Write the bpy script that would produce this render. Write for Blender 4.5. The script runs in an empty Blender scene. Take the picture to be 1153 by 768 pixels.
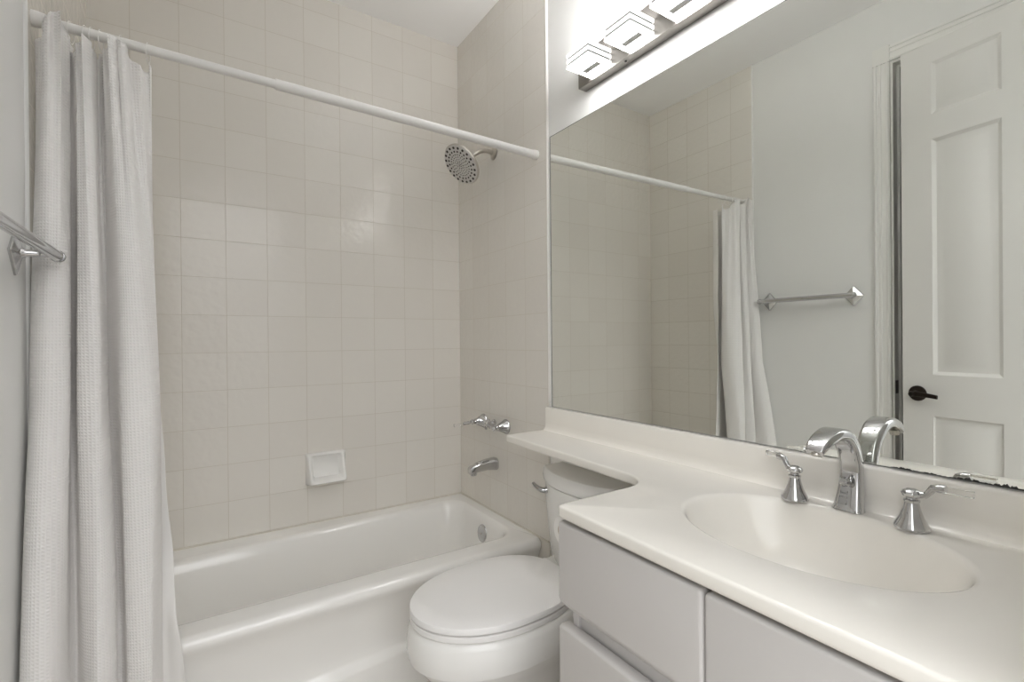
import bpy, bmesh, math, random
from mathutils import Vector, Matrix
random.seed(7)
SC = bpy.context.scene
COL = SC.collection
sin, cos, PI = math.sin, math.cos, math.pi

# ------------------------------------------------------------------ camera, world, exposure
XR, YB, XL, ZC, H = 1.174, 2.301, -0.329, 2.757, 1.2     # mirror wall, back wall, left wall, ceiling, eye height
YN = 0.085                                               # inner face of the wall with the entry doorway
F_PX, YAW, PIT, ROL = 544.3, 0.579, 0.0018, 0.0088
cam = bpy.data.cameras.new('camera')
cam.sensor_fit = 'HORIZONTAL'; cam.sensor_width = 36.0
cam.lens = 36.0 * F_PX / 1153.0
cam.clip_start = 0.02
camo = bpy.data.objects.new('camera', cam); COL.objects.link(camo)
fw = Vector((sin(YAW)*cos(PIT), cos(YAW)*cos(PIT), -sin(PIT)))
up0 = Vector((sin(YAW)*sin(PIT), cos(YAW)*sin(PIT), cos(PIT)))
r0 = Vector((cos(YAW), -sin(YAW), 0))
rt = r0*cos(ROL) - up0*sin(ROL); up = r0*sin(ROL) + up0*cos(ROL)
mw = Matrix((rt, up, -fw)).transposed().to_4x4(); mw.translation = (0, 0, H)
camo.matrix_world = mw
SC.camera = camo

WORLD_STRENGTH = 1.95
UP_STRENGTH = 35.0
LAMP_STRENGTH = 12.0
w = bpy.data.worlds.new('world'); SC.world = w; w.use_nodes = True
bg = w.node_tree.nodes['Background']
bg.inputs[1].default_value = WORLD_STRENGTH
# the bright room beyond the entry doorway: pale ceiling above, dimmer floor below
_n, _l = w.node_tree.nodes, w.node_tree.links
_tc = _n.new('ShaderNodeTexCoord'); _sp = _n.new('ShaderNodeSeparateXYZ'); _l.new(_tc.outputs['Generated'], _sp.inputs[0])
_cr = _n.new('ShaderNodeValToRGB'); _mr = _n.new('ShaderNodeMapRange')
_mr.inputs['From Min'].default_value = -1; _l.new(_sp.outputs['Z'], _mr.inputs['Value']); _l.new(_mr.outputs['Result'], _cr.inputs[0])
_e = _cr.color_ramp.elements
_e[0].position = 0.35; _e[0].color = (0.10, 0.098, 0.095, 1); _e[1].position = 0.68; _e[1].color = (0.98, 0.99, 1.0, 1)
_m = _cr.color_ramp.elements.new(0.5); _m.color = (0.30, 0.30, 0.30, 1)
_l.new(_cr.outputs[0], bg.inputs[0])
SC.view_settings.view_transform = 'Standard'; SC.view_settings.look = 'None'
SC.view_settings.gamma = 1.0; SC.view_settings.exposure = 0.93
SC.view_settings.use_curve_mapping = False
SC.cycles.max_bounces = 16; SC.cycles.diffuse_bounces = 10; SC.cycles.glossy_bounces = 8
SC.cycles.transmission_bounces = 10
SC.cycles.sample_clamp_indirect = 6.0
SC.cycles.caustics_reflective = False; SC.cycles.caustics_refractive = False
# portal: only guides the sampling of the sky light coming in through the entry doorway
pl = bpy.data.lights.new('doorway_portal', 'AREA'); pl.shape = 'RECTANGLE'; pl.size = 0.80; pl.size_y = 2.44
pl.cycles.is_portal = True
plo = bpy.data.objects.new('doorway_portal', pl); COL.objects.link(plo)
plo.location = (0.2225, -0.036, 1.22); plo.rotation_euler = (-PI/2, 0, PI)

# ------------------------------------------------------------------ materials
def mat(name, col, rough=0.5, metal=0.0, **kw):
    m = bpy.data.materials.new(name); m.use_nodes = True
    b = m.node_tree.nodes['Principled BSDF']
    b.inputs['Base Color'].default_value = (*col, 1)
    b.inputs['Roughness'].default_value = rough
    b.inputs['Metallic'].default_value = metal
    for k, v in kw.items():
        b.inputs[k.replace('_', ' ')].default_value = v
    return m
def nodes(m): return m.node_tree.nodes, m.node_tree.links, m.node_tree.nodes['Principled BSDF']
def noise_tint(m, scale, amount, detail=3.0, bump=0.0, bscale=None, bdist=0.002):
    """procedural unevenness of the colour (and optionally of the surface)"""
    N, L, b = nodes(m)
    c = tuple(b.inputs['Base Color'].default_value)
    geo = N.new('ShaderNodeNewGeometry')
    no = N.new('ShaderNodeTexNoise'); no.inputs['Scale'].default_value = scale; no.inputs['Detail'].default_value = detail
    L.new(geo.outputs['Position'], no.inputs['Vector'])
    mx = N.new('ShaderNodeMix'); mx.data_type = 'RGBA'
    mx.inputs['A'].default_value = tuple(v*(1-amount) for v in c[:3]) + (1,)
    mx.inputs['B'].default_value = tuple(min(1, v*(1+amount)) for v in c[:3]) + (1,)
    L.new(no.outputs['Fac'], mx.inputs['Factor']); L.new(mx.outputs['Result'], b.inputs['Base Color'])
    if bump:
        n2 = N.new('ShaderNodeTexNoise'); n2.inputs['Scale'].default_value = bscale or scale; n2.inputs['Detail'].default_value = 2
        L.new(geo.outputs['Position'], n2.inputs['Vector'])
        bp = N.new('ShaderNodeBump'); bp.inputs['Strength'].default_value = bump; bp.inputs['Distance'].default_value = bdist
        L.new(n2.outputs['Fac'], bp.inputs['Height']); L.new(bp.outputs['Normal'], b.inputs['Normal'])
    return m
def tile_mat(name, axis, shift_u, shift_z, T=0.1526):
    m = mat(name, (0.60, 0.57, 0.505), 0.16)
    N, L, b = nodes(m)
    geo = N.new('ShaderNodeNewGeometry'); sp = N.new('ShaderNodeSeparateXYZ'); L.new(geo.outputs['Position'], sp.inputs[0])
    au = N.new('ShaderNodeMath'); au.operation = 'ADD'; au.inputs[1].default_value = shift_u; L.new(sp.outputs[axis], au.inputs[0])
    az = N.new('ShaderNodeMath'); az.operation = 'ADD'; az.inputs[1].default_value = shift_z; L.new(sp.outputs['Z'], az.inputs[0])
    cb = N.new('ShaderNodeCombineXYZ'); L.new(au.outputs[0], cb.inputs[0]); L.new(az.outputs[0], cb.inputs[1])
    br = N.new('ShaderNodeTexBrick'); br.offset = 0.0; br.squash = 1.0
    for k, v in (('Scale', 1.0), ('Brick Width', T), ('Row Height', T), ('Mortar Size', 0.0011), ('Mortar Smooth', 0.3), ('Bias', 0.0)):
        br.inputs[k].default_value = v
    br.inputs['Color1'].default_value = (0.745, 0.716, 0.667, 1)
    br.inputs['Color2'].default_value = (0.77, 0.745, 0.697, 1)
    br.inputs['Mortar'].default_value = (0.60, 0.56, 0.49, 1)
    L.new(cb.outputs[0], br.inputs['Vector']); L.new(br.outputs['Color'], b.inputs['Base Color'])
    inv = N.new('ShaderNodeMath'); inv.operation = 'SUBTRACT'; inv.inputs[0].default_value = 1; L.new(br.outputs['Fac'], inv.inputs[1])
    b1 = N.new('ShaderNodeBump'); b1.inputs['Strength'].default_value = 0.6; b1.inputs['Distance'].default_value = 0.0012
    L.new(inv.outputs[0], b1.inputs['Height'])
    no = N.new('ShaderNodeTexNoise'); no.inputs['Scale'].default_value = 34; no.inputs['Detail'].default_value = 1.0
    L.new(geo.outputs['Position'], no.inputs['Vector'])
    b2 = N.new('ShaderNodeBump'); b2.inputs['Strength'].default_value = 0.35; b2.inputs['Distance'].default_value = 0.004
    L.new(no.outputs['Fac'], b2.inputs['Height']); L.new(b1.outputs['Normal'], b2.inputs['Normal'])
    L.new(b2.outputs['Normal'], b.inputs['Normal'])
    ro = N.new('ShaderNodeMath'); ro.operation = 'MULTIPLY_ADD'; ro.inputs[1].default_value = 0.5; ro.inputs[2].default_value = 0.17
    L.new(br.outputs['Fac'], ro.inputs[0]); L.new(ro.outputs[0], b.inputs['Roughness'])
    return m
ZT = 1.2 - 0.1963
M = {}
M['paint'] = noise_tint(mat('wall_paint', (0.80, 0.80, 0.785), 0.55), 5, 0.012, bump=0.06, bscale=350, bdist=0.001)
M['ceiling'] = noise_tint(mat('ceiling_paint', (0.90, 0.90, 0.90), 0.7), 5, 0.01)
M['trim'] = mat('trim_paint', (0.82, 0.815, 0.79), 0.35)
M['door'] = noise_tint(mat('door_paint', (0.76, 0.75, 0.725), 0.38), 4, 0.01)
M['tile_back'] = tile_mat('cream_tile_back', 'X', -(XR + 0.0029) + 20*0.1528, -ZT + 20*0.1526, 0.1527)
M['tile_side'] = tile_mat('cream_tile_side', 'Y', -YB + 20*0.1526, -ZT + 20*0.1526)
M['bullnose'] = mat('white_tile_edge', (0.80, 0.78, 0.75), 0.25)
M['floor'] = None
M['tub'] = mat('white_enamel', (0.85, 0.84, 0.815), 0.12, Coat_Weight=0.4, Coat_Roughness=0.05)
M['porcelain'] = mat('white_porcelain', (0.84, 0.835, 0.815), 0.10)
M['seat'] = mat('white_seat_plastic', (0.86, 0.85, 0.84), 0.28)
M['counter'] = noise_tint(mat('cultured_marble', (0.86, 0.835, 0.78), 0.13), 6, 0.035, 5)
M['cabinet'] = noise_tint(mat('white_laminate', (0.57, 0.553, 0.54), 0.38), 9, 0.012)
M['cabinet_in'] = mat('cabinet_gap', (0.30, 0.22, 0.15), 0.7)
M['chrome'] = mat('chrome', (0.58, 0.58, 0.585), 0.07, 1.0)
M['nickel'] = mat('brushed_nickel', (0.56, 0.53, 0.49), 0.30, 1.0)
M['spray'] = mat('spray_face_grey', (0.66, 0.65, 0.63), 0.35, 0.25)
M['rubber'] = mat('dark_nozzle_rubber', (0.035, 0.03, 0.028), 0.6)
M['acrylic'] = mat('clear_acrylic', (0.97, 0.97, 0.97), 0.03, Transmission_Weight=1.0, IOR=1.3)
M['rod'] = mat('white_rod_enamel', (0.80, 0.79, 0.77), 0.3)
M['mirror'] = mat('mirror_glass', (0.86, 0.875, 0.84), 0.0, 1.0)
M['mirror_edge'] = mat('mirror_glass_edge', (0.10, 0.11, 0.10), 0.3)
M['tarnish'] = mat('tarnished_silvering', (0.03, 0.028, 0.025), 0.5)
M['bronze'] = mat('oil_rubbed_bronze', (0.025, 0.018, 0.014), 0.35, 0.7)
M['paper'] = mat('toilet_paper', (0.80, 0.79, 0.77), 0.9)
M['card'] = mat('cardboard_core', (0.45, 0.36, 0.26), 0.9)
M['dark'] = mat('closet_interior', (0.16, 0.14, 0.12), 0.8)
M['caulk'] = mat('caulk', (0.66, 0.63, 0.56), 0.5)
# floor: pale wood-look planks
m = mat('floor_planks', (0.42, 0.37, 0.31), 0.4); N, L, b = nodes(m)
geo = N.new('ShaderNodeNewGeometry'); br = N.new('ShaderNodeTexBrick'); br.offset = 0.4
for k, v in (('Scale', 1.0), ('Brick Width', 1.2), ('Row Height', 0.15), ('Mortar Size', 0.0012)): br.inputs[k].default_value = v
br.inputs['Color1'].default_value = (0.62, 0.575, 0.52, 1); br.inputs['Color2'].default_value = (0.57, 0.52, 0.46, 1); br.inputs['Mortar'].default_value = (0.22, 0.18, 0.14, 1)
L.new(geo.outputs['Position'], br.inputs['Vector'])
mp = N.new('ShaderNodeMapping'); mp.inputs['Scale'].default_value = (3, 40, 1); L.new(geo.outputs['Position'], mp.inputs['Vector'])
no = N.new('ShaderNodeTexNoise'); no.inputs['Scale'].default_value = 2; no.inputs['Detail'].default_value = 6; L.new(mp.outputs[0], no.inputs['Vector'])
mx = N.new('ShaderNodeMix'); mx.data_type = 'RGBA'; mx.blend_type = 'MULTIPLY'; mx.inputs['Factor'].default_value = 0.35
L.new(br.outputs['Color'], mx.inputs['A']); L.new(no.outputs['Fac'], mx.inputs['B']); L.new(mx.outputs['Result'], b.inputs['Base Color'])
M['floor'] = m
# lamp glass: frosted blocks lit from inside
def emit_mat(name, col, s):
    m = bpy.data.materials.new(name); m.use_nodes = True
    b = m.node_tree.nodes['Principled BSDF']
    b.inputs['Base Color'].default_value = (0.8, 0.8, 0.8, 1)
    b.inputs['Emission Color'].default_value = (*col, 1); b.inputs['Emission Strength'].default_value = s
    return m
M['lit'] = emit_mat('lit_frosted_glass', (1.0, 0.99, 0.985), LAMP_STRENGTH)
M['gap'] = mat('lamp_band_metal', (0.035, 0.034, 0.033), 0.5)
M['slot'] = mat('lamp_slot_metal', (0.42, 0.41, 0.40), 0.45)
M['plate'] = mat('lamp_plate_nickel', (0.30, 0.285, 0.265), 0.38, 1.0)
M['lit_top'] = emit_mat('lit_glass_top', (1.0, 0.99, 0.985), UP_STRENGTH)
M['lit_side'] = emit_mat('lit_glass_edge', (1.0, 0.99, 0.965), 0.85)
# curtain: waffle weave (woven relief follows the cloth's own UV)
def waffle(name, col, cell, strength):
    m = mat(name, col, 0.85, Sheen_Weight=0.15)
    N, L, b = nodes(m)
    uv = N.new('ShaderNodeUVMap'); uv.uv_map = 'cloth'
    sp = N.new('ShaderNodeSeparateXYZ'); L.new(uv.outputs[0], sp.inputs[0])
    outs = []
    for ax in ('X', 'Y'):
        a = N.new('ShaderNodeMath'); a.operation = 'MULTIPLY'; a.inputs[1].default_value = 2*PI/cell; L.new(sp.outputs[ax], a.inputs[0])
        s = N.new('ShaderNodeMath'); s.operation = 'SINE'; L.new(a.outputs[0], s.inputs[0]); outs.append(s)
    mxx = N.new('ShaderNodeMath'); mxx.operation = 'MAXIMUM'; L.new(outs[0].outputs[0], mxx.inputs[0]); L.new(outs[1].outputs[0], mxx.inputs[1])
    bp = N.new('ShaderNodeBump'); bp.inputs['Strength'].default_value = strength; bp.inputs['Distance'].default_value = 0.0012
    L.new(mxx.outputs[0], bp.inputs['Height']); L.new(bp.outputs['Normal'], b.inputs['Normal'])
    return m
M['curtain'] = waffle('waffle_cotton', (0.83, 0.815, 0.80), 0.0075, 0.55)
M['liner'] = mat('liner_fabric', (0.80, 0.785, 0.765), 0.8, Transmission_Weight=0.0)

# ------------------------------------------------------------------ helpers
WORG = {}
def mk(name, bm, m, parent=None, loc=None, smooth=38, bevel=0, seg=2):
    """link a bmesh drawn in world coordinates as ONE mesh object"""
    bmesh.ops.recalc_face_normals(bm, faces=bm.faces) if not getattr(bm, 'keep', False) else None
    org = WORG[parent.name] if parent else Vector(loc or (0, 0, 0))
    bmesh.ops.translate(bm, verts=bm.verts, vec=-org)
    me = bpy.data.meshes.new(name); bm.to_mesh(me); bm.free()
    ms = m if isinstance(m, (list, tuple)) else [m]
    for x in ms: me.materials.append(x)
    o = bpy.data.objects.new(name, me); COL.objects.link(o)
    if smooth:
        me.polygons.foreach_set('use_smooth', [True]*len(me.polygons)); me.set_sharp_from_angle(angle=math.radians(smooth))
    if bevel:
        md = o.modifiers.new('bevel', 'BEVEL'); md.width = bevel; md.segments = seg; md.limit_method = 'ANGLE'; md.angle_limit = math.radians(32); md.harden_normals = True
    if parent: o.parent = parent
    else: o.location = org
    WORG[o.name] = org
    return o
def thing(name, label, cat, loc, group=None):
    o = bpy.data.objects.new(name, None); COL.objects.link(o); o.empty_display_size = 0.05
    o.location = loc; WORG[o.name] = Vector(loc)
    return tag(o, label, cat, group)
def tag(o, label, cat, group=None):
    o['label'] = label; o['category'] = cat
    if group: o['group'] = group
    return o
def struct(name, bm, m, parent=None, **kw):
    o = mk(name, bm, m, parent, **kw)
    if not parent: o['kind'] = 'structure'
    return o
def copy_thing(root, loc, label, group):
    r = root.copy(); COL.objects.link(r); r.location = loc; r['label'] = label; r['group'] = group
    for ch in root.children:
        c = ch.copy(); COL.objects.link(c); c.parent = r
        for g in ch.children:
            d = g.copy(); COL.objects.link(d); d.parent = c
    return r
def NB(): return bmesh.new()
def box(bm, x0, x1, y0, y1, z0, z1, mi=0):
    vs = [bm.verts.new((x, y, z)) for x in (x0, x1) for y in (y0, y1) for z in (z0, z1)]
    for f in ((0, 1, 3, 2), (4, 6, 7, 5), (0, 4, 5, 1), (2, 3, 7, 6), (0, 2, 6, 4), (1, 5, 7, 3)):
        bm.faces.new([vs[i] for i in f]).material_index = mi
    return bm
def rings(bm, rs, cap0=True, cap1=True, closed=True, mi=0):
    """skin a list of point rings"""
    V = [[bm.verts.new(p) for p in r] for r in rs]
    n = len(V[0])
    for a, b_ in zip(V, V[1:]):
        for i in range(n if closed else n-1):
            j = (i+1) % n
            bm.faces.new((a[i], a[j], b_[j], b_[i])).material_index = mi
    if cap0: bm.faces.new(V[0][::-1]).material_index = mi
    if cap1: bm.faces.new(V[-1]).material_index = mi
    return V
def frame_of(axis):
    a = Vector(axis).normalized()
    t = Vector((0, 0, 1)) if abs(a.z) < 0.9 else Vector((1, 0, 0))
    u = a.cross(t).normalized(); v = a.cross(u).normalized()
    return a, u, v
def lathe(bm, org, axis, prof, n=32, mi=0, caps=(True, True)):
    """prof: (distance along axis, radius)"""
    a, u, v = frame_of(axis); org = Vector(org)
    rs = [[org + a*d + (u*cos(2*PI*k/n) + v*sin(2*PI*k/n))*max(r, 1e-5) for k in range(n)] for d, r in prof]
    rings(bm, rs, caps[0], caps[1], mi=mi); return bm
def smooth_path(pts, k=6):
    """Catmull-Rom through tuples of any length"""
    out = []
    P = [pts[0]] + list(pts) + [pts[-1]]
    for i in range(1, len(P)-2):
        p0, p1, p2, p3 = P[i-1], P[i], P[i+1], P[i+2]
        for s in range(k):
            t = s/k
            out.append(tuple(0.5*((2*b) + (-a+c)*t + (2*a-5*b+4*c-d)*t*t + (-a+3*b-3*c+d)*t**3) for a, b, c, d in zip(p0, p1, p2, p3)))
    out.append(tuple(pts[-1])); return out
def tube(bm, pts, r, n=14, mi=0, caps=True):
    """pts: (x,y,z) or (x,y,z,r)"""
    P = [Vector(p[:3]) for p in pts]; R = [p[3] if len(p) > 3 else r for p in pts]
    prev = None; rs = []
    for i, p in enumerate(P):
        t = (P[min(i+1, len(P)-1)] - P[max(i-1, 0)]).normalized()
        if prev is None: _, u, _ = frame_of(t)
        else: u = (prev - t*prev.dot(t)).normalized()
        prev = u; v = t.cross(u)
        rs.append([p + (u*cos(2*PI*k/n) + v*sin(2*PI*k/n))*R[i] for k in range(n)])
    rings(bm, rs, caps, caps, mi=mi); return bm
def rrect(w, h, r, k=4):
    """rounded rectangle outline, centred"""
    out = []
    for cx, cy, a0 in ((w/2-r, h/2-r, 0), (-w/2+r, h/2-r, PI/2), (-w/2+r, -h/2+r, PI), (w/2-r, -h/2+r, 3*PI/2)):
        for i in range(k+1):
            a = a0 + PI/2*i/k; out.append((cx + r*cos(a), cy + r*sin(a)))
    return out
def plate(bm, org, axis, w, h, r, prof, up=(0, 0, 1)):
    """rounded rect plate: prof = (distance, inset)"""
    a = Vector(axis).normalized(); v = Vector(up); u = v.cross(a).normalized(); org = Vector(org)
    rings(bm, [[org + a*d + u*x + v*y for x, y in rrect(w-2*i, h-2*i, max(r-i, 0.0005))] for d, i in prof]); return bm

# ------------------------------------------------------------------ room shell
WT = 0.12
struct('floor', box(NB(), XL-0.75, XR+WT, -0.6, YB+WT, -0.1, 0), M['floor'], loc=(0, 1, 0), smooth=0)
struct('ceiling', box(NB(), XL-WT, XR+WT, YN-WT, YB+WT, ZC, ZC+0.1), M['ceiling'], loc=(0, 1, ZC), smooth=0)
wall_back = struct('wall_back', box(NB(), XL-WT, XR+WT, YB, YB+WT, 0, ZC), M['tile_back'], loc=(0, YB, 0), smooth=0)
wall_right = struct('wall_right', box(NB(), XR+0.006, XR+WT, YN-WT, YB, 0, ZC), M['paint'], loc=(XR, 1, 0), smooth=0)
YT = 1.533                                              # where the tiling of the tub alcove ends
struct('tile_facing', box(NB(), XR, XR+0.006, YT, YB, 0, ZC), M['tile_side'], wall_right, smooth=0)
bm = NB(); rings(bm, [[(XR+0.006-0.008*cos(a), YT-0.004-0.007*sin(a)+0.004, z) for a in [PI/2*i/5 for i in range(6)]] + [(XR+0.006, YT, z)] for z in (0.955, ZC)])
struct('bullnose_edge', bm, M['bullnose'], wall_right)
# left wall with a closet doorway close to the camera
DO0, DO1, DZ = 0.24, 0.897, 2.455
bm = NB()
box(bm, XL-WT, XL, DO1, YB, 0, ZC); box(bm, XL-WT, XL, YN-WT, DO0, 0, ZC); box(bm, XL-WT, XL, DO0, DO1, DZ, ZC)
wall_left = struct('wall_left', bm, M['paint'], loc=(XL, 1, 0), smooth=0)
YTL = 1.562
struct('tile_facing', box(NB(), XL, XL+0.006, YTL, YB, 0, ZC), M['tile_side'], wall_left, smooth=0)
bm = NB(); rings(bm, [[(XL+0.0065*cos(a), YTL-0.007*sin(a), z) for a in [PI/2*i/5 for i in range(6)]] + [(XL, YTL, z)] for z in (0, ZC)])
struct('bullnose_edge', bm, M['paint'], wall_left)
# closet behind the left wall
bm = NB()
box(bm, XL-0.74, XL-0.70, DO0-0.1, DO1+0.1, 0, ZC); box(bm, XL-0.70, XL-WT, DO0-0.14, DO0-0.1, 0, ZC)
box(bm, XL-0.70, XL-WT, DO1+0.1, DO1+0.14, 0, ZC); box(bm, XL-0.74, XL-WT, DO0-0.14, DO1+0.14, DZ+0.1, DZ+0.14)
struct('wall_closet', bm, M['dark'], loc=(XL-0.5, 0.55, 0), smooth=0)
# wall with the entry doorway the picture is taken through
EX0, EX1 = -0.178, 0.624
bm = NB()
box(bm, XL-WT, EX0, YN-WT, YN, 0, ZC); box(bm, EX1, XR+0.006, YN-WT, YN, 0, ZC); box(bm, EX0, EX1, YN-WT, YN, 2.47, ZC)
struct('wall_front', bm, M['paint'], loc=(0.2, YN, 0), smooth=0)

# closet casing: fluted side leg, corner block, head; jamb with stop
def casing_prof(w):   # (across, out) moulded profile
    return [(0, 0), (0, .012), (.006, .016), (.012, .016), (.015, .0125), (w*.5, .0125), (w*.5+.003, .0155), (w*.5+.009, .0155), (w*.5+.012, .0125), (w-.014, .0125), (w-.011, .017), (w-.004, .017), (w, .013), (w, 0)]
CW = 0.062
bm = NB(); rings(bm, [[(XL+o, DO1+0.006+a, z) for a, o in casing_prof(CW)] for z in (0, DZ+0.004)])
trim1 = struct('trim_1', bm, M['trim'], loc=(XL, DO1+.03, 0), smooth=20)
struct('corner_block', box(NB(), XL, XL+0.018, DO1+0.004, DO1+0.008+CW, DZ+0.004, DZ+0.08), M['trim'], trim1, bevel=0.0015)
bm = NB(); rings(bm, [[(XL+o, y, DZ+0.008+a) for a, o in casing_prof(0.068)] for y in (DO1+0.004, DO0-0.07)])
struct('head_casing', bm, M['trim'], trim1, smooth=20)
bm = NB(); box(bm, XL-WT, XL+0.002, DO1-0.004, DO1+0.004, 0, DZ); box(bm, XL-WT, XL+0.002, DO0-0.004, DO0+0.004, 0, DZ); box(bm, XL-WT, XL+0.002, DO0, DO1, DZ-0.004, DZ+0.004)
box(bm, XL-0.078, XL-0.040, DO1-0.016, DO1-0.004, 0, DZ-0.004); box(bm, XL-0.078, XL-0.040, DO0, DO1-0.016, DZ-0.016, DZ-0.004)
struct('jamb', bm, M['trim'], trim1, bevel=0.001)
bm = NB(); box(bm, XL-0.034, XL-0.004, DO1-0.0055, DO1-0.004, 0.94, 1.0)
struct('strike_plate', bm, M['bronze'], trim1)

# ------------------------------------------------------------------ open panelled door
A = math.radians(8.5)
S = Vector((sin(A), -cos(A), 0)); NRM = Vector((cos(A), sin(A), 0)); D0 = Vector((XL+0.06, 0.845, 0))
def dp(s, z, out=0): return D0 + S*s + NRM*out + Vector((0, 0, z))
DW, DT = 0.76, 0.035
ss = [0, .111, .333, .427, .649, DW]; zs = [.012, .26, .864, 1.038, 2.031, 2.136, 2.355, 2.44]
bm = NB()
for front in (0, 1):
    G = [[bm.verts.new(dp(s, z, 0 if front else -DT)) for z in zs] for s in ss]
    fcs = []
    for i in range(len(ss)-1):
        for j in range(len(zs)-1):
            q = (G[i][j], G[i+1][j], G[i+1][j+1], G[i][j+1])
            f = bm.faces.new(q if front else q[::-1])
            if i in (1, 3) and j in (1, 3, 5): fcs.append(f)
    sg = 1 if front else -1
    for f in fcs:                                  # moulded panel: sticking, recess, raised field
        for th, dep in ((.010, -.006), (.004, -.002), (.016, 0), (.016, .005)):
            bmesh.ops.inset_individual(bm, faces=[f], thickness=th, use_even_offset=True)
            bmesh.ops.translate(bm, verts=f.verts, vec=NRM*dep*sg)
    if front: Gf = G
    else: Gb = G
edge = [(i, 0) for i in range(6)] + [(5, j) for j in range(1, 8)] + [(i, 7) for i in range(4, -1, -1)] + [(0, j) for j in range(6, 0, -1)]
for a, b_ in zip(edge, edge[1:] + edge[:1]):
    bm.faces.new((Gf[a[0]][a[1]], Gb[a[0]][a[1]], Gb[b_[0]][b_[1]], Gf[b_[0]][b_[1]]))
door = struct('door_1', bm, M['door'], loc=tuple(dp(DW, 0)), smooth=20)
hs, hz = 0.056, 0.955
bm = NB(); lathe(bm, dp(hs, hz), NRM, [(0, .033), (.004, .033), (.009, .030), (.011, .022), (.012, .0)], 32); 
handle = mk('door_handle', bm, M['bronze'], door)
handle['label'] = 'dark bronze lever handle'
bm = NB(); lathe(bm, dp(hs, hz, .010), NRM, [(0, .013), (.03, .010), (.040, .011), (.046, .009), (.047, 0)], 20)
c = dp(hs, hz, .046)
rings(bm, [[dp(s, hz+dz+zz, .040+o) for o, zz in rrect(.012, h_, .005)] for s, dz, h_ in ((hs-.012, 0, .020), (hs+.01, 0, .021), (hs+.035, -.001, .020), (hs+.065, -.004, .018), (hs+.086, -.007, .017))])
mk('lever', bm, M['bronze'], handle)
bm = NB(); box(bm, 0, .001, 0, .001, 0, .001); bm.clear()
a0 = [dp(-.0012, z, o) for z, o in ((.925, -.006), (.925, -.029), (.985, -.029), (.985, -.006))]; a1 = [dp(.002, z, o) for z, o in ((.925, -.006), (.925, -.029), (.985, -.029), (.985, -.006))]
rings(bm, [a0, a1]); mk('latch_plate', bm, M['bronze'], door)

# ------------------------------------------------------------------ bathtub
TUB0, TUB1, TF, TZ = XL+0.008, XR-0.002, 1.585, 0.390
bt = thing('bathtub', 'white enamelled alcove bathtub with sloped apron below the cream tiles', 'bathtub', (0.42, 1.95, 0))
def rr2(x0, x1, y0, y1, r, z, k=8, sub=10):
    """rounded rect ring with the long sides subdivided"""
    cx, cy = (x0+x1)/2, (y0+y1)/2
    pts = [(cx+a, cy+b_) for a, b_ in rrect(x1-x0, y1-y0, r, k)]
    return pts
def zring(p, z): return [(x, y, z) for x, y in p]
bm = NB()
prof = []   # outer skirt up, over the rim, down into the basin
O = lambda i, z, r=.012: zring(rr2(TUB0+i*0, TUB1, TF+i, YB-0.001, r, z), z)
# (front y offset, z)
skirt = [(.006, 0), (.006, .085), (.010, .100), (.024, .112), (.028, .125), (.028, .20), (.024, .29), (.016, .325), (.008, .343), (.003, .356), (.002, .364), (.004, .374), (.008, .381), (.018, .3875), (.030, .390)]
R_ = []
for off, z in skirt:
    p = rr2(TUB0, TUB1, TF+off, YB-0.001, .004, z); R_.append([(x, y, z + (max(0.0, .30-z)/.30*0.10*min(1, max(0, x-.05))*(1 if z > .08 and y < 1.75 else 0))) for x, y in p])
inner = [(0.0, 0.390, .085), (.012, .3885, .085), (.022, .383, .09), (.032, .370, .095), (.040, .345, .10), (.050, .28, .11), (.066, .18, .12), (.085, .12, .13), (.115, .092, .14), (.17, .082, .12)]
for i, z, r in inner:
    sl = max(0, (.390-z))*0.9     # the far (left) end slopes
    p = rr2(TUB0+.070+i+sl*.30, TUB1-.047-i*.45-sl*.08, TF+.095+i*.85, YB-.050-i*.85, r, z)
    R_.append([(x, y - (.06*(1-(x-TUB0)/(TUB1-TUB0)) if y > 1.95 else 0), z) for x, y in p])
rings(bm, R_, True, True)
tubm = mk('tub_body', bm, M['tub'], bt, smooth=60)
ov = Vector((1.0985, 1.946, 0.308)); oa = Vector((-1, 0, 0.12))
bm = NB(); lathe(bm, ov+Vector((.012, 0, 0)), oa, [(0, .039), (.012, .039), (.016, .036), (.018, .030), (.0185, 0)], 40)
op = mk('overflow_plate', bm, M['chrome'], bt)
bm = NB(); lathe(bm, ov+Vector((-.006, 0, 0.002)), oa, [(0, .005), (.003, .005), (.0045, .003), (.0046, 0)], 16); mk('screw', bm, M['nickel'], op)
bm = NB(); lathe(bm, (1.112, 1.946, .355), (-1, 0, .25), [(0, .0125), (.003, .0125), (.004, .0)], 20)
for v in bm.verts: v.co.z = .355 + (v.co.z-.355)*.45
mk('overflow_slot_badge', bm, M['nickel'], bt)
bm = NB(); lathe(bm, (.90, 1.955, .080), (0, 0, 1), [(0, .032), (.006, .032), (.008, .026), (.008, 0)], 28); mk('drain', bm, M['chrome'], bt)
# bead of caulk where tub meets tile
bm = NB(); box(bm, TUB0, TUB1, YB-.005, YB-.0004, TZ-.001, TZ+.005); box(bm, XR-.005, XR-.0004, YT, YB-.005, TZ-.001, TZ+.005)
mk('caulk_bead', bm, M['caulk'], bt)

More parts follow.
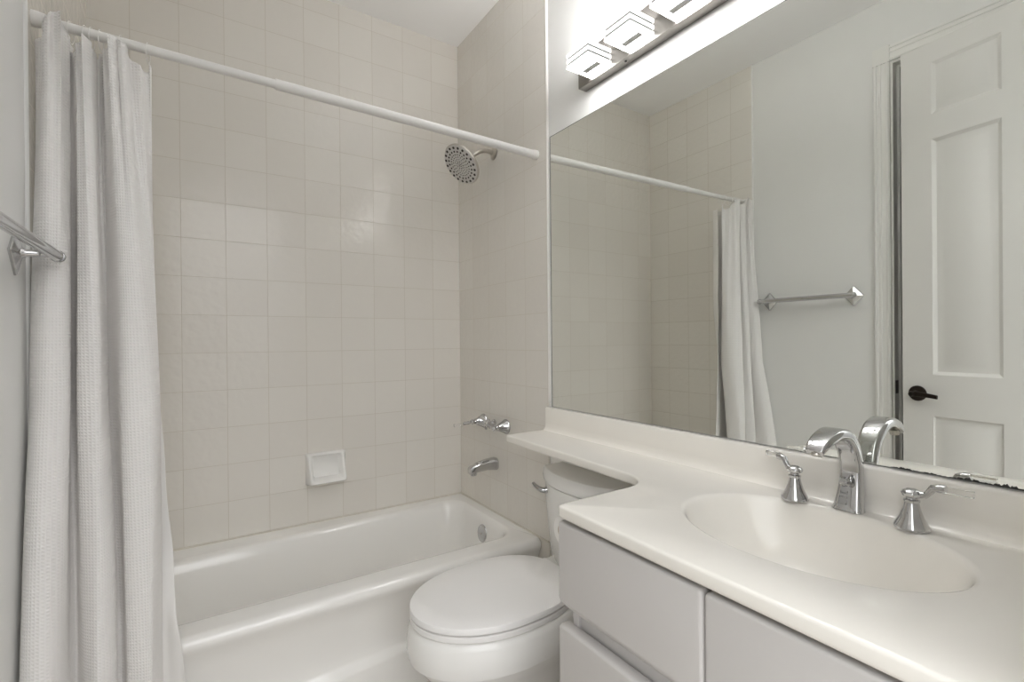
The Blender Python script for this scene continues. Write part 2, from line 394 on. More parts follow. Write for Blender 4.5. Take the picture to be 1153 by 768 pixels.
# ------------------------------------------------------------------ tub fittings on the right tiled wall
def bell(bm, o, ax, s=1.0):
    lathe(bm, o, ax, [(0, .034*s), (.004*s, .034*s), (.008*s, .031*s), (.020*s, .025*s), (.036*s, .018*s), (.046*s, .015*s), (.050*s, .0145*s), (.052*s, .011*s), (.052*s, 0)], 36)
def tub_handle(y, z, ldir, label):
    t = thing('tub_tap', label, 'tap handle', (XR, y, z), None)
    bm = NB(); bell(bm, (XR, y, z), (-1, 0, 0)); mk('escutcheon', bm, M['chrome'], t)
    d = Vector(ldir).normalized(); o = Vector((XR-.050, y, z))
    bm = NB(); lathe(bm, o, (-1, 0, 0), [(0, .010), (.006, .0085), (.010, .012), (.018, .013), (.024, .009), (.025, 0)], 24)
    tube(bm, [tuple(o+Vector((-.015, 0, 0))+d*s)+(r,) for s, r in ((0, .008), (.012, .006), (.02, .0085), (.03, .006), (.036, .008), (.046, .0075))], .006)
    mk('lever_base', bm, M['chrome'], t)
    bm = NB(); tube(bm, [tuple(o+Vector((-.015, 0, 0))+d*s)+(r,) for s, r in ((.046, .0062), (.085, .0055), (.090, .0075), (.094, .0065), (.096, .002))], .006, 16)
    mk('lever_tip', bm, M['acrylic'], t)['label'] = 'clear acrylic lever tip'
    return t
tub_handle(2.052, .808, (-1, .10, -.10), 'chrome tub tap handle nearest the back wall, lever pointing into the tub')
tub_handle(1.850, .808, (-.55, -.05, .45), 'chrome tub tap handle nearest the counter shelf above the spout')
t = thing('diverter_tap', 'small chrome cross diverter handle between the two tub tap handles', 'tap handle', (XR, 1.955, .808))
bm = NB(); lathe(bm, (XR, 1.955, .808), (-1, 0, 0), [(0, .020), (.004, .020), (.008, .014), (.03, .010), (.032, 0)], 28); mk('escutcheon', bm, M['chrome'], t)
bm = NB(); lathe(bm, (XR-.028, 1.955, .808), (-1, 0, 0), [(0, .008), (.006, .011), (.016, .012), (.021, .008), (.022, 0)], 24)
for k in range(4):
    a = PI/4*0.6 + k*PI/2; d = Vector((0, cos(a), sin(a)))
    tube(bm, [tuple(Vector((XR-.038, 1.955, .808))+d*s)+(r,) for s, r in ((.006, .005), (.018, .0042), (.023, .0065), (.027, .006), (.030, .002))], .005, 12)
mk('cross_knob', bm, M['chrome'], t)
# spout
t = thing('tub_spout', 'chrome tub spout low on the right tiled wall', 'tub spout', (XR, 1.946, .622))
bm = NB(); rs = []
for x, zc, hh, ww in ((0, .622, .056, .058), (.006, .622, .058, .060), (.012, .622, .056, .057), (.05, .624, .049, .050), (.10, .617, .041, .043), (.128, .610, .036, .040), (.138, .607, .030, .036)):
    rs.append([(XR-x, 1.946+a, zc+b_) for a, b_ in rrect(ww, hh, min(ww, hh)*.36, 5)])
rings(bm, rs); 
mk('spout_body', bm, M['chrome'], t, smooth=50)
bm = NB(); lathe(bm, (XR-.118, 1.946, .606), (0, 0, -1), [(0, .016), (.018, .016), (.022, .014), (.022, .011), (.014, .010)], 24, caps=(True, True)); mk('spout_outlet', bm, M['chrome'], t)

# ------------------------------------------------------------------ shower head
t = thing('wall_shower', 'round brushed metal shower head on a bent arm above the tub', 'shower head', (XR, 1.937, 2.075))
bm = NB(); lathe(bm, (XR, 1.937, 2.075), (-1, 0, 0), [(0, .030), (.003, .030), (.008, .024), (.011, .014), (.011, 0)], 32); mk('wall_flange', bm, M['nickel'], t)
hn = Vector((-.74, -.12, -.66)).normalized(); HC = Vector((1.000, 1.930, 1.988))
back = HC - hn*.062
bm = NB(); tube(bm, smooth_path([(XR-.002, 1.937, 2.075), (XR-.04, 1.937, 2.078), (XR-.075, 1.936, 2.068), (XR-.105, 1.935, 2.046), tuple(back)], 6), .0105, 18); mk('arm', bm, M['nickel'], t)
bm = NB(); lathe(bm, back, hn, [(0, .012), (.004, .019), (.014, .021), (.024, .018), (.030, .022), (.036, .040), (.044, .072), (.050, .089), (.056, .094), (.062, .0945), (.066, .092), (.066, .0)], 56); mk('head_shell', bm, M['nickel'], t)
bm = NB(); lathe(bm, HC+hn*.003, hn, [(0, .090), (.0035, .090), (.005, .087), (.0055, 0)], 56)
a, u, v = frame_of(hn)
def nozz(bm, p, r): lathe(bm, p, hn, [(0, r), (.0018, r*.95), (.0022, 0)], 10, mi=1)
fc = HC + hn*.0083
for rad, n_, r in ((.080, 20, .0058), (.063, 22, .0042), (.049, 24, .0026), (.038, 18, .0022), (.027, 14, .0019), (.016, 9, .0024), (.006, 4, .0024)):
    for k in range(n_):
        an = 2*PI*k/n_ + rad*40; nozz(bm, fc + (u*cos(an)+v*sin(an))*rad, r)
mk('spray_face', bm, [M['spray'], M['rubber']], t)['label'] = 'grey spray face with rings of dark nozzles'

# ------------------------------------------------------------------ ceramic soap dish
t = thing('soap_dish', 'white ceramic soap dish set into the cream back wall tiles', 'soap dish', (.487, YB, .565))
x0, x1, zb, zt = .402, .572, .562, .703
bm = NB()
def rc(x0, x1, z0, z1, yb, yt, r):
    cx, cz = (x0+x1)/2, (z0+z1)/2
    return [(cx+a, yb + (yt-yb)*(cz+b_-z0)/(z1-z0), cz+b_) for a, b_ in rrect(x1-x0, z1-z0, r, 4)]
rings(bm, [rc(x0, x1, zb, zt, YB, YB, .008), rc(x0, x1, zb+.001, zt, YB-.010, YB-.010, .010), rc(x0+.006, x1-.006, zb+.012, zt-.003, YB-.066, YB-.018, .012),
           rc(x0+.010, x1-.010, zb+.017, zt-.006, YB-.073, YB-.023, .012), rc(x0+.015, x1-.015, zb+.022, zt-.010, YB-.072, YB-.023, .012), rc(x0+.021, x1-.021, zb+.027, zt-.014, YB-.062, YB-.018, .012),
           rc(x0+.030, x1-.030, zb+.034, zt-.016, YB-.018, YB-.010, .012)])
mk('dish', bm, M['porcelain'], t, smooth=60)

# ------------------------------------------------------------------ curtain rod, rings, curtain, liner
YR, ZR = 1.600, 1.966
def rodz(x): return 1.984 + (1.957-1.984)*(x-XL)/(XR-XL)
t = thing('curtain_rod', 'white tension rod across the tub alcove with a shower curtain on it', 'curtain rod', (.42, YR, ZR))
def seg(xa, xb, r): 
    bm = NB(); tube(bm, [(xa, YR, rodz(xa)), (xb, YR, rodz(xb))], r, 24); return bm
mk('inner_tube', seg(XL+.01, .21, .0122), M['rod'], t); mk('outer_tube', seg(.205, XR-.01, .0155), M['rod'], t)
for xa, sg in ((XL+.006, 1), (XR, -1)):
    bm = NB(); lathe(bm, (xa, YR, rodz(xa)), (sg, 0, 0), [(0, .019), (.012, .0185), (.024, .0165), (.030, .0155), (.0305, 0)], 28); mk('end_cap', bm, M['rod'], t)
TOP = [(-0.312,1.61),(-0.310,1.595),(-0.294,1.565),(-0.281,1.560),(-0.266,1.565),(-0.257,1.59),(-0.257,1.61),(-0.253,1.615),(-0.245,1.59),(-0.237,1.568),(-0.225,1.56),(-0.215,1.565),(-0.209,1.59),(-0.207,1.615),(-0.198,1.615),(-0.187,1.59),(-0.177,1.565),(-0.162,1.557),(-0.147,1.56),(-0.127,1.575),(-0.104,1.59),(-0.094,1.612)]
MID = [(-0.316,1.6),(-0.319,1.54),(-0.307,1.5),(-0.278,1.485),(-0.258,1.5),(-0.254,1.54),(-0.264,1.6),(-0.259,1.605),(-0.246,1.58),(-0.232,1.53),(-0.21,1.51),(-0.192,1.52),(-0.186,1.56),(-0.191,1.60),(-0.188,1.61),(-0.173,1.59),(-0.16,1.54),(-0.13,1.515),(-0.099,1.525),(-0.081,1.56),(-0.079,1.595),(-0.099,1.612)]
BOT = [(-0.319,1.5),(-0.322,1.43),(-0.304,1.4),(-0.276,1.4),(-0.259,1.44),(-0.254,1.5),(-0.252,1.545),(-0.242,1.545),(-0.232,1.52),(-0.223,1.49),(-0.2,1.465),(-0.181,1.475),(-0.169,1.515),(-0.172,1.555),(-0.166,1.560),(-0.154,1.545),(-0.143,1.505),(-0.116,1.485),(-0.097,1.49),(-0.084,1.52),(-0.082,1.55),(-0.098,1.565)]
def lerp(a, b_, t): return a + (b_-a)*t
K = 9
Ct, Cm, Cb = (smooth_path(c, K) for c in (TOP, MID, BOT))
NP = len(Ct)
def prof_at(f):            # f: 0 top .. 1 floor
    if f < .48:
        t = f/.48; t = t*t*(3-2*t)*.35 + t*.65; A_, B_ = Ct, Cm
    else:
        t = min(1, (f-.48)/.34); t = t*(2-t)*.5+t*.5; A_, B_ = Cm, Cb
    return [(lerp(a[0], b_[0], t), lerp(a[1], b_[1], t)) for a, b_ in zip(A_, B_)]
HEAD = [1.93, 1.925, 1.955, 1.988, 1.990, 1.955, 1.945, 1.925, 1.915, 1.93, 1.95, 1.947, 1.93, 1.92, 1.945, 1.938, 1.963, 1.967, 1.955, 1.925, 1.915, 1.945]
Hz = smooth_path([(h_,) for h_ in HEAD], K)
def top_z(i): return Hz[i][0]
bm = NB(); NR = 90; uvl = bm.loops.layers.uv.new('cloth'); Vg = []; UV = {}
for r in range(NR+1):
    f = r/NR; f = f**1.15; P_ = prof_at(f); row = []; arc = 0
    for i in range(NP):
        x, y = P_[i]; s = i/(NP-1)*21
        k = math.exp(-f*6)
        y += k*(.011*sin(s*4.1+.5)-.004); x += k*.004*sin(s*5.3)
        y += .006*sin(s*1.7 + f*5)*(1-k)*f*(1-f)*3; x += .004*sin(s*2.3 + f*7)*f*(1-f)*3
        z = lerp(top_z(i), .075+.006*sin(s*1.1), f)
        y = min(y, 1.616)
        if z < .50: y = min(y, 1.558)
        elif z < .62: y = min(y, 1.558 + (z-.50)*.48)
        if f < .06 and 1.6 < s < 5.2: y -= .006
        x = max(x, XL+.0085)
        v_ = bm.verts.new((x, y, z)); row.append(v_)
        if i: arc += (Vector(mid0[i]) - Vector(mid0[i-1])).length if r else 0
        UV[v_] = [0, z]
    if r == 0:
        mid0 = [(a[0]*1.0, a[1], 0) for a in Cm]
    Vg.append(row)
acc = [0]
for i in range(1, NP): acc.append(acc[-1] + (Vector(mid0[i])-Vector(mid0[i-1])).length)
for row in Vg:
    for i, v_ in enumerate(row): UV[v_][0] = acc[i]
for a, b_ in zip(Vg, Vg[1:]):
    for i in range(NP-1):
        f = bm.faces.new((a[i], b_[i], b_[i+1], a[i+1]))
        for l in f.loops: l[uvl].uv = UV[l.vert]
cur = mk('shower_curtain', bm, M['curtain'], loc=(-.2, 1.55, .075), smooth=80)
sd = cur.modifiers.new('thickness', 'SOLIDIFY'); sd.thickness = .0016; sd.offset = 0
tag(cur, 'white waffle weave shower curtain gathered at the left end of the rod', 'shower curtain')
# liner edge hanging beside the curtain, over the outside of the tub
bm = NB(); Vg = []
LT = smooth_path([(-.300,1.634),(-.272,1.650),(-.240,1.634),(-.200,1.655),(-.165,1.634),(-.140,1.672),(-.112,1.668),(-.102,1.630)], 8)
LB = smooth_path([(-.225,1.576),(-.200,1.568),(-.175,1.576),(-.150,1.568),(-.120,1.575),(-.085,1.568),(-.052,1.575),(-.018,1.566)], 8)
for r in range(61):
    f = r/60; row = []
    for i, (a, b_) in enumerate(zip(LT, LB)):
        t_ = f**2.1
        x = lerp(a[0], b_[0], t_); g_ = min(1, max(0, (f-.25)/.53)); y = lerp(a[1], b_[1], g_*g_*(3-2*g_)) + .002*sin(i*.7+f*22)*f; z = lerp(1.922, .14, f)
        x += .0025*sin(f*40+i*.3)*f
        if z < .47: y = min(max(y, 1.564), 1.580)
        elif z < .65: y = max(y, 1.566 + (z-.47)*.36)
        else: y = max(y, 1.628)
        row.append(bm.verts.new((max(x, XL+.009), y, z)))
    Vg.append(row)
for a, b_ in zip(Vg, Vg[1:]):
    for i in range(len(a)-1): bm.faces.new((a[i], b_[i], b_[i+1], a[i+1]))
ln = mk('shower_liner', bm, M['liner'], loc=(-.15, 1.58, .14), smooth=80)
sd = ln.modifiers.new('thickness', 'SOLIDIFY'); sd.thickness = .0012; sd.offset = 0
tag(ln, 'thin smooth white liner whose edge shows right of the waffle shower curtain', 'shower curtain liner')
def ring_mesh(cx):
    bm = NB(); n, k = 28, 8; zc = rodz(cx) - .011
    rs = []
    for a_ in range(n):
        an = 2*PI*a_/n; c_ = Vector((cx+.003*sin(an), YR + .0215*sin(an), zc + .026*cos(an)))
        d = Vector((0, sin(an), cos(an)))
        rs.append([c_ + d*.0010*cos(2*PI*q/k) + Vector((1, 0, 0))*.0010*sin(2*PI*q/k) for q in range(k)])
    rs.append(rs[0]); V = [[bm.verts.new(p) for p in r_] for r_ in rs[:-1]]; V.append(V[0])
    for a, b_ in zip(V, V[1:]):
        for q in range(k): bm.faces.new((a[q], a[(q+1) % k], b_[(q+1) % k], b_[q]))
    return bm
rx = [-.298, -.254, -.226, -.214, -.196, -.156, -.100]
first = mk('curtain_ring', ring_mesh(rx[0]), M['rod'], loc=(rx[0], YR, rodz(rx[0])))
for i, x in enumerate(rx):
    o = first if i == 0 else first.copy()
    if i: COL.objects.link(o)
    o.location = (x, YR, rodz(x))
    tag(o, 'thin white ring on the curtain rod holding the gathered shower curtain', 'curtain ring', 'rings along the gathered curtain')

# ------------------------------------------------------------------ towel bar on the left wall
TZB = 1.400
t = thing('towel_bar', 'chrome towel bar with diamond wall plates beside the shower curtain', 'towel bar', (XL, 1.26, TZB))
BX = XL + .067
bm = NB(); tube(bm, [(BX, 1.030, TZB), (BX, 1.488, TZB)], .0118, 24); mk('bar', bm, M['chrome'], t)
for y, sg in ((1.466, 1), (1.056, -1)):
    bm = NB(); hw, hh = .044, .050
    rs = []
    for d, s in ((0, 1), (.004, 1), (.006, .94), (.014, .25)):
        rs.append([(XL+d, y+hw*s*a_, TZB+hh*s*b_) for a_, b_ in ((1, 0), (0, 1), (-1, 0), (0, -1))])
    rings(bm, rs); mk('diamond_plate', bm, M['chrome'], t, smooth=10)
    bm = NB(); lathe(bm, (XL+.008, y, TZB), (1, 0, 0), [(0, .013), (.008, .011), (.012, .008), (.05, .0065), (.060, .0085), (.066, .0085)], 20); mk('post', bm, M['chrome'], t)
    bm = NB(); ye = 1.488 if sg > 0 else 1.030
    lathe(bm, (BX, ye - sg*.006, TZB), (0, sg, 0), [(0, .0125), (.003, .0138), (.010, .0138), (.014, .011), (.0145, 0)], 24); mk('bar_end', bm, M['chrome'], t)

# ------------------------------------------------------------------ toilet
TY = 1.277
t = thing('toilet', 'white toilet with closed lid between the bathtub and the vanity', 'toilet', (.80, TY, 0))
def egg(xf, xb, hw, z, n=56, back=.62, yc=TY):
    """seat-shaped outline: xf front tip, xb back, widest at 46 % of the length"""
    xm = xf + (xb-xf)*.50; out = []
    for k in range(n):
        a_ = 2*PI*k/n; c_, s_ = cos(a_), sin(a_)
        if c_ < 0: x = xm + (xm-xf)*c_; y = hw*(abs(s_)**1.0)*(1 if s_ > 0 else -1)
        else:
            e = 2/2.6; x = xm + (xb-xm)*abs(c_)**e; y = hw*abs(s_)**e*(1 if s_ > 0 else -1)
        out.append((x, yc+y, z))
    return out
bm = NB()
rings(bm, [egg(.64, 1.12, .110, 0), egg(.64, 1.12, .112, .03), egg(.635, 1.12, .112, .10), egg(.59, 1.11, .128, .18), egg(.535, 1.09, .160, .25), egg(.503, 1.06, .182, .295),
           egg(.502, 1.055, .183, .300), egg(.492, 1.05, .193, .302), egg(.488, 1.05, .197, .325), egg(.488, 1.05, .197, .345), egg(.492, 1.05, .194, .375), egg(.499, 1.045, .189, .392), egg(.508, 1.04, .182, .396)])
box(bm, .99, XR-.012, TY-.145, TY+.145, .26, .398)
mk('bowl', bm, M['porcelain'], t, smooth=45)
bm = NB(); rings(bm, [egg(.516, 1.00, .173, .3965), egg(.514, 1.00, .175, .3995), egg(.5005, 1.01, .188, .4000), egg(.499, 1.01, .1895, .402), egg(.499, 1.01, .1895, .4145), egg(.5005, 1.01, .188, .416), egg(.514, 1.00, .175, .4165)]); mk('seat', bm, M['seat'], t, smooth=30)
bm = NB(); rings(bm, [egg(.518, 1.00, .171, .4168), egg(.518, 1.00, .171, .4212), egg(.5000, 1.013, .1885, .4214), egg(.4985, 1.015, .190, .4225), egg(.4985, 1.015, .190, .4370), egg(.4995, 1.014, .189, .4388), egg(.502, 1.012, .1865, .4398), egg(.56, .96, .135, .4408), egg(.66, .86, .06, .4412)]); mk('lid', bm, M['seat'], t, smooth=30)
for s in (-1, 1):
    bm = NB(); box(bm, 1.003, 1.030, TY+s*.075-.022, TY+s*.075+.022, .398, .430); mk('hinge_cap', bm, M['seat'], t, bevel=.006, seg=3)
TKY = 1.262
def tank_ring(hw, bow, xfr, z, xb=XR-.012, n=22):
    """bowed front, square back"""
    pts = [(xb, TKY-hw, z)]
    for k in range(n+1):
        q = -1 + 2*k/n; pts.append((xfr + bow*(abs(q)**2.4), TKY + hw*q, z))
    pts.append((xb, TKY+hw, z)); return pts
bm = NB(); rings(bm, [tank_ring(.160, .045, 1.060, .399), tank_ring(.170, .048, 1.050, .44), tank_ring(.180, .05, 1.038, .60), tank_ring(.182, .05, 1.035, .682)]); mk('tank', bm, M['porcelain'], t, smooth=30, bevel=.004)
bm = NB(); rings(bm, [tank_ring(.168, .048, 1.050, .6825), tank_ring(.168, .048, 1.050, .6870), tank_ring(.186, .052, 1.029, .6875), tank_ring(.188, .053, 1.026, .700), tank_ring(.187, .053, 1.028, .722), tank_ring(.181, .05, 1.036, .733), tank_ring(.170, .048, 1.05, .737)]); mk('tank_lid', bm, M['porcelain'], t, smooth=35)
bm = NB(); o = Vector((1.066, 1.404, .654))
lathe(bm, o, (-1, .3, 0), [(0, .012), (.012, .011), (.016, .008), (.016, 0)], 18)
tube(bm, smooth_path([(1.056, 1.404, .654, .009), (1.046, 1.412, .656, .0095), (1.040, 1.426, .660, .0085), (1.036, 1.441, .668, .007), (1.034, 1.449, .675, .005)], 4), .008, 14)
mk('flush_lever', bm, M['chrome'], t)['label'] = 'small chrome flush lever'

# ------------------------------------------------------------------ vanity cabinet
CX0, CY1, CZ1 = .684, .812, .812
v = thing('vanity_cabinet', 'white laminate vanity cabinet with slab drawer fronts under the sink', 'cabinet', (.92, .45, 0))
bm = NB(); box(bm, CX0+.006, CX0+.018, YN+.0205, CY1-.0185, .1085, CZ1); box(bm, CX0, XR-.002, CY1-.018, CY1, .0, CZ1); box(bm, CX0, XR-.002, YN+.002, YN+.02, .0, CZ1); box(bm, CX0+.06, CX0+.078, YN+.0205, CY1-.0185, 0, .0895); box(bm, CX0+.006, XR-.002, YN+.0205, CY1-.0185, .09, .108)
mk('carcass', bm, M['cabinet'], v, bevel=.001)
FX0, FX1 = .656, .684
def front(name, y0, y1, z0, z1, cham=0):
    bm = NB(); a_ = Vector((-1, 0, 0)); cy, cz = (y0+y1)/2, (z0+z1)/2
    hh = (z1-z0)/2
    rings(bm, [[(FX1-d, cy+p, cz+q+(cham*max(0, d-.006)/.022 if q < -hh*.5 else 0)) for p, q in rrect(y1-y0-2*i, z1-z0-2*i, max(.010-i, .003), 4)] for d, i in ((.0005, .002), (.006, 0), (.020, 0), (.025, .0012), (.0272, .0035), (.028, .007))])
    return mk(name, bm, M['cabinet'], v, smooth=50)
YG = .4685
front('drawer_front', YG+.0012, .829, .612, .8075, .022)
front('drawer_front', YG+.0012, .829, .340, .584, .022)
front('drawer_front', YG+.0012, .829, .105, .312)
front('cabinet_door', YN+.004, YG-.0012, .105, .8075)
bm = NB(); box(bm, CX0+.001, CX0+.0055, YG-.012, YG+.012, .11, .81); box(bm, CX0-.012, CX0-.001, YN+.01, CY1-.012, .8085, .8165); mk('gap_lining', bm, M['cabinet_in'], v)

# toilet roll on the cabinet's side
t = thing('toilet_paper_roll', 'small white toilet paper roll on the side of the vanity facing the toilet', 'toilet paper', (.74, .850, .766))
bm = NB(); n = 36
rs = [[(x, .850+r*cos(2*PI*k/n), .766+r*sin(2*PI*k/n)) for k in range(n)] for x, r in ((.690, .019), (.690, .0355), (.692, .037), (.788, .037), (.790, .0355), (.790, .019))]
rings(bm, rs + [rs[0]], False, False); bmesh.ops.remove_doubles(bm, verts=bm.verts, dist=1e-6)
mk('paper', bm, M['paper'], t)
bm = NB(); rs = [[(x, .850+r*cos(2*PI*k/n), .766+r*sin(2*PI*k/n)) for k in range(n)] for x, r in ((.689, .017), (.689, .019), (.791, .019), (.791, .017))]
rings(bm, rs + [rs[0]], False, False); bmesh.ops.remove_doubles(bm, verts=bm.verts, dist=1e-6); mk('core', bm, M['card'], t)
bm = NB(); tube(bm, [(.80, .8128, .766), (.80, .850, .766), (.798, .851, .766), (.689, .851, .766)], .006, 12); mk('holder', bm, M['chrome'], t)

# ------------------------------------------------------------------ counter with integral basin
CT = .845
top = thing('countertop', 'cream cultured marble counter with oval basin and shelf over the toilet tank', 'countertop', (.91, .5, CT-.03))
X0, XS, YW, YE = .648, .953, .822, 1.532
def outline(ins):
    pts = [(XR, YN+.002), (X0+ins, YN+.002), (X0+ins, YW-.012-ins)]
    for k in range(1, 5):
        a_ = PI - PI/2*k/4; pts.append((X0+ins+.012+.012*cos(a_), YW-ins-.012+.012*sin(a_)))
    r = .085 + ins
    for k in range(0, 9):
        a_ = -PI/2 + PI/2*k/8; pts.append((XS+ins-r+r*cos(a_), YW-ins+r+r*sin(a_)))
    pts += [(XS+ins+.018, YE-.004), (XR, YE-.004)]
    return pts
EL = (.935, .450, .171, .232)
def ell(s, z, n=72, dx=0):
    return [(EL[0]+dx+(EL[2]*s)*cos(2*PI*k/n), EL[1]+(EL[3]*s)*sin(2*PI*k/n), z) for k in range(n)]
bm = NB()
lv = [(.007, CT), (.0025, CT-.0012), (.0006, CT-.003), (0, CT-.006), (0, CT-.020), (.001, CT-.024), (.004, CT-.027)]
Vr = rings(bm, [[(x, y, z) for x, y in outline(i)] for i, z in lv], False, False)
bw = [(1.03, CT), (1.018, CT-.0006), (1.0, CT-.0022), (.985, CT-.006), (.972, CT-.012), (.95, CT-.024), (.90, CT-.050), (.84, CT-.075), (.74, CT-.102), (.60, CT-.122), (.44, CT-.134), (.26, CT-.140), (.12, CT-.142)]
Vb = rings(bm, [ell(s, z) for s, z in bw], False, True)
bm.edges.ensure_lookup_table()
e_out = [bm.edges.get((Vr[0][i], Vr[0][(i+1) % len(Vr[0])])) for i in range(len(Vr[0]))]
e_in = [bm.edges.get((Vb[0][i], Vb[0][(i+1) % 72])) for i in range(72)]
bmesh.ops.triangle_fill(bm, use_beauty=True, edges=e_out+e_in)
mk('counter_slab', bm, M['counter'], top, smooth=40)
bm = NB()   # splash with a coved foot
sp = [(XR, CT-.002), (XR-.034, CT-.001), (XR-.030, CT+.0015), (XR-.025, CT+.006), (XR-.0215, CT+.014), (XR-.020, CT+.03), (XR-.020, .928), (XR-.018, .932), (XR-.014, .934), (XR, .934)]
rings(bm, [[(x, y, z) for x, z in sp] for y in (YN+.002, YE-.004)]); mk('backsplash', bm, M['counter'], top, smooth=50)
bm = NB(); lathe(bm, (EL[0], EL[1], CT-.1425), (0, 0, 1), [(0, .024), (.003, .024), (.005, .020), (.003, .015), (.004, 0)], 28); mk('drain', bm, M['chrome'], top)

# faucet
t = thing('faucet', 'chrome curved basin spout between its two lever handles', 'faucet', (1.128, .455, CT+.0006))
bm = NB()
cl = smooth_path([(1.120, CT+.0006, .056, .032), (1.125, CT+.012, .050, .030), (1.135, CT+.05, .042, .027), (1.137, CT+.09, .040, .026), (1.122, CT+.128, .042, .026), (1.092, CT+.155, .045, .024), (1.055, CT+.164, .045, .022), (1.02, CT+.158, .042, .019), (.993, CT+.146, .037, .016), (.981, CT+.136, .031, .012)], 5)
rs = []
for i, (x, z, wy, th) in enumerate(cl):
    a_ = cl[max(i-1, 0)]; b_ = cl[min(i+1, len(cl)-1)]; tx, tz = b_[0]-a_[0], b_[1]-a_[1]; l_ = math.hypot(tx, tz); tx /= l_; tz /= l_
    if i < 6: tx, tz = 0, 1
    nx, nz = tz, -tx
    rs.append([(x + nx*q, .455 + p, z + nz*q) for p, q in rrect(wy, th, min(wy, th)*.34, 4)])
rings(bm, rs); mk('spout', bm, M['chrome'], t, smooth=50)
bm = NB(); lathe(bm, (.992, .455, CT+.141), (-.35, 0, -1), [(0, .010), (.012, .010), (.013, .007), (.010, .006)], 20); mk('aerator', bm, M['nickel'], t)
bm = NB(); lathe(bm, (1.128, .455, CT+.058), (-1, 0, .1), [(0, .005), (.014, .0045), (.018, .009), (.024, .0105), (.030, .007), (.031, 0)], 20); mk('pop_up_knob', bm, M['chrome'], t)
def basin_tap(x, y, ang, tilt, label):
    t = thing('basin_tap', label, 'tap handle', (x, y, CT+.0006))
    d = Vector((sin(ang), cos(ang), 0)); u_ = Vector((cos(ang), -sin(ang), 0)); o = Vector((x, y, CT+.0606)); up_ = Vector((0, 0, 1))
    bm = NB(); lathe(bm, (x, y, CT+.0006), (0, 0, 1), [(0, .027), (.004, .0272), (.009, .025), (.020, .019), (.036, .0135), (.048, .0110), (.050, .0125), (.053, .0125), (.055, .009), (.060, .0085), (.060, 0)], 36); mk('bell_base', bm, M['chrome'], t)
    bm = NB(); lathe(bm, (x, y, CT+.058), (0, 0, 1), [(0, .009), (.003, .0145), (.008, .0165), (.012, .014), (.016, .007), (.0165, 0)], 28)
    q = [(.008, .004, .007), (.020, .006, .0058), (.026, .013, .0058), (.031, .021, .0066), (.040, .023+tilt*.01, .0076), (.049, .0235+tilt*.018, .0078)]
    tube(bm, [tuple(o + d*a_ + up_*b_) + (r,) for a_, b_, r in q], .006, 16); mk('lever_arm', bm, M['chrome'], t)
    bm = NB(); rings(bm, [[o + d*a_ + u_*p + up_*(.0235+tilt*(a_-.036)+qq) for p, qq in rrect(.0115, .0115, .003, 3)] for a_ in (.048, .086)]); mk('lever', bm, M['acrylic'], t)['label'] = 'clear acrylic lever'
    return t
basin_tap(1.106, .345, PI, 0, 'chrome basin tap handle right of the spout with clear lever')
basin_tap(1.098, .550, math.radians(24), .0, 'chrome basin tap handle left of the spout with clear lever')

# ------------------------------------------------------------------ mirror
mr = thing('wall_mirror', 'large frameless mirror above the counter reflecting curtain and door', 'mirror', (XR, .8, .936))
bm = NB(); box(bm, XR, XR+.0055, YN+.002, 1.508, .936, 1.997); mk('mirror_glass', bm, M['mirror'], mr, smooth=0)
bm = NB(); box(bm, XR-.0004, XR+.0055, 1.508, 1.5105, .936, 1.999); box(bm, XR-.0004, XR+.0055, YN+.002, 1.508, 1.997, 1.999); mk('glass_edge', bm, M['mirror_edge'], mr, smooth=0)
bm = NB(); n = 160; lo, hi = [], []
for k in range(n+1):
    y = lerp(.40, YN+.003, k/n); a_ = .0006 + .0006*sin(k*.9)**2
    for c_, w_, h_ in ((.378, .016, .0045), (.338, .012, .003), (.282, .018, .0070), (.232, .020, .0075), (.16, .03, .005)):
        a_ += h_*math.exp(-((y-c_)/w_)**2)*(0.55+.45*sin(k*1.7+c_*40)*sin(k*.63))
    lo.append(bm.verts.new((XR-.0003, y, .9362))); hi.append(bm.verts.new((XR-.0003, y, .9362+max(a_, .0008))))
for k in range(n): bm.faces.new((lo[k], lo[k+1], hi[k+1], hi[k]))
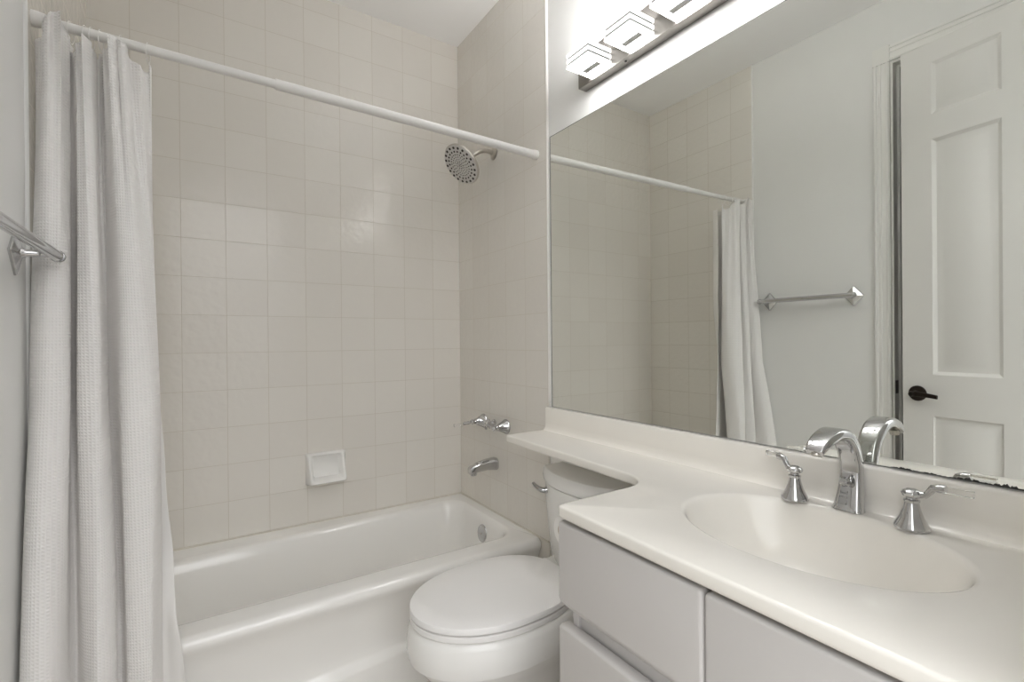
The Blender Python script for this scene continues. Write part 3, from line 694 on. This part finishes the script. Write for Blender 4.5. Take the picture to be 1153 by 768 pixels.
mk('desilvered_edge', bm, M['tarnish'], mr, smooth=0)['label'] = 'black blotched strip where the silvering has failed'

# ------------------------------------------------------------------ vanity light
PX0, PX1 = XR-.030, XR+.006
lt = thing('vanity_light', 'brushed nickel bar light with square lit glass blocks above the mirror', 'wall light', (XR, 1.0, 2.145))
bm = NB(); box(bm, PX0, PX1, .505, 1.305, 2.088, 2.204); mk('back_plate', bm, M['plate'], lt, bevel=.002)
for y in (.735, 1.09):
    bm = NB(); lathe(bm, (PX0+.012, y, 2.089), (0, 0, -1), [(0, .004), (.003, .004), (.004, .002), (.004, 0)], 14); mk('screw', bm, M['rubber'], lt)
def slab(bm, x0, x1, y0, y1, z0, z1):          # lit slab: unseen top glow boosted above the lower face to brighten the ceiling
    n0 = len(bm.faces); box(bm, x0, x1, y0, y1, z0, z1, 1); bm.faces.ensure_lookup_table()
    for f in bm.faces[n0:]:
        zl, zh = min(v_.co.z for v_ in f.verts), max(v_.co.z for v_ in f.verts)
        if zh < 2.1001: f.material_index = 0
        elif zl > 2.1459: f.material_index = 2
for k in range(4):
    yc = 1.192 - k*.176; x0, x1, hy = 1.040, 1.142, .052
    bm = NB()
    for za, zb_ in ((2.100, 2.109), (2.1165, 2.128), (2.1355, 2.147)): slab(bm, x0, x1, yc-hy, yc+hy, za, zb_)
    sh = mk('glass_shade', bm, [M['lit'], M['lit_side'], M['lit_top']], lt, smooth=0); sh['label'] = 'lit frosted glass block of stacked slabs'
    bm = NB(); box(bm, x0+.003, x1-.004, yc-hy+.003, yc+hy-.003, 2.1092, 2.1163); box(bm, x0+.003, x1-.004, yc-hy+.003, yc+hy-.003, 2.1282, 2.1353); mk('metal_band', bm, M['gap'], sh)
    bm = NB(); box(bm, x1-.052, x1-.030, yc-hy+.014, yc+hy-.020, 2.0970, 2.0998); mk('metal_slot', bm, M['slot'], sh)
    bm = NB(); box(bm, x1+.0002, PX0-.0002, yc-.025, yc+.025, 2.112, 2.138); mk('bracket', bm, M['plate'], sh)
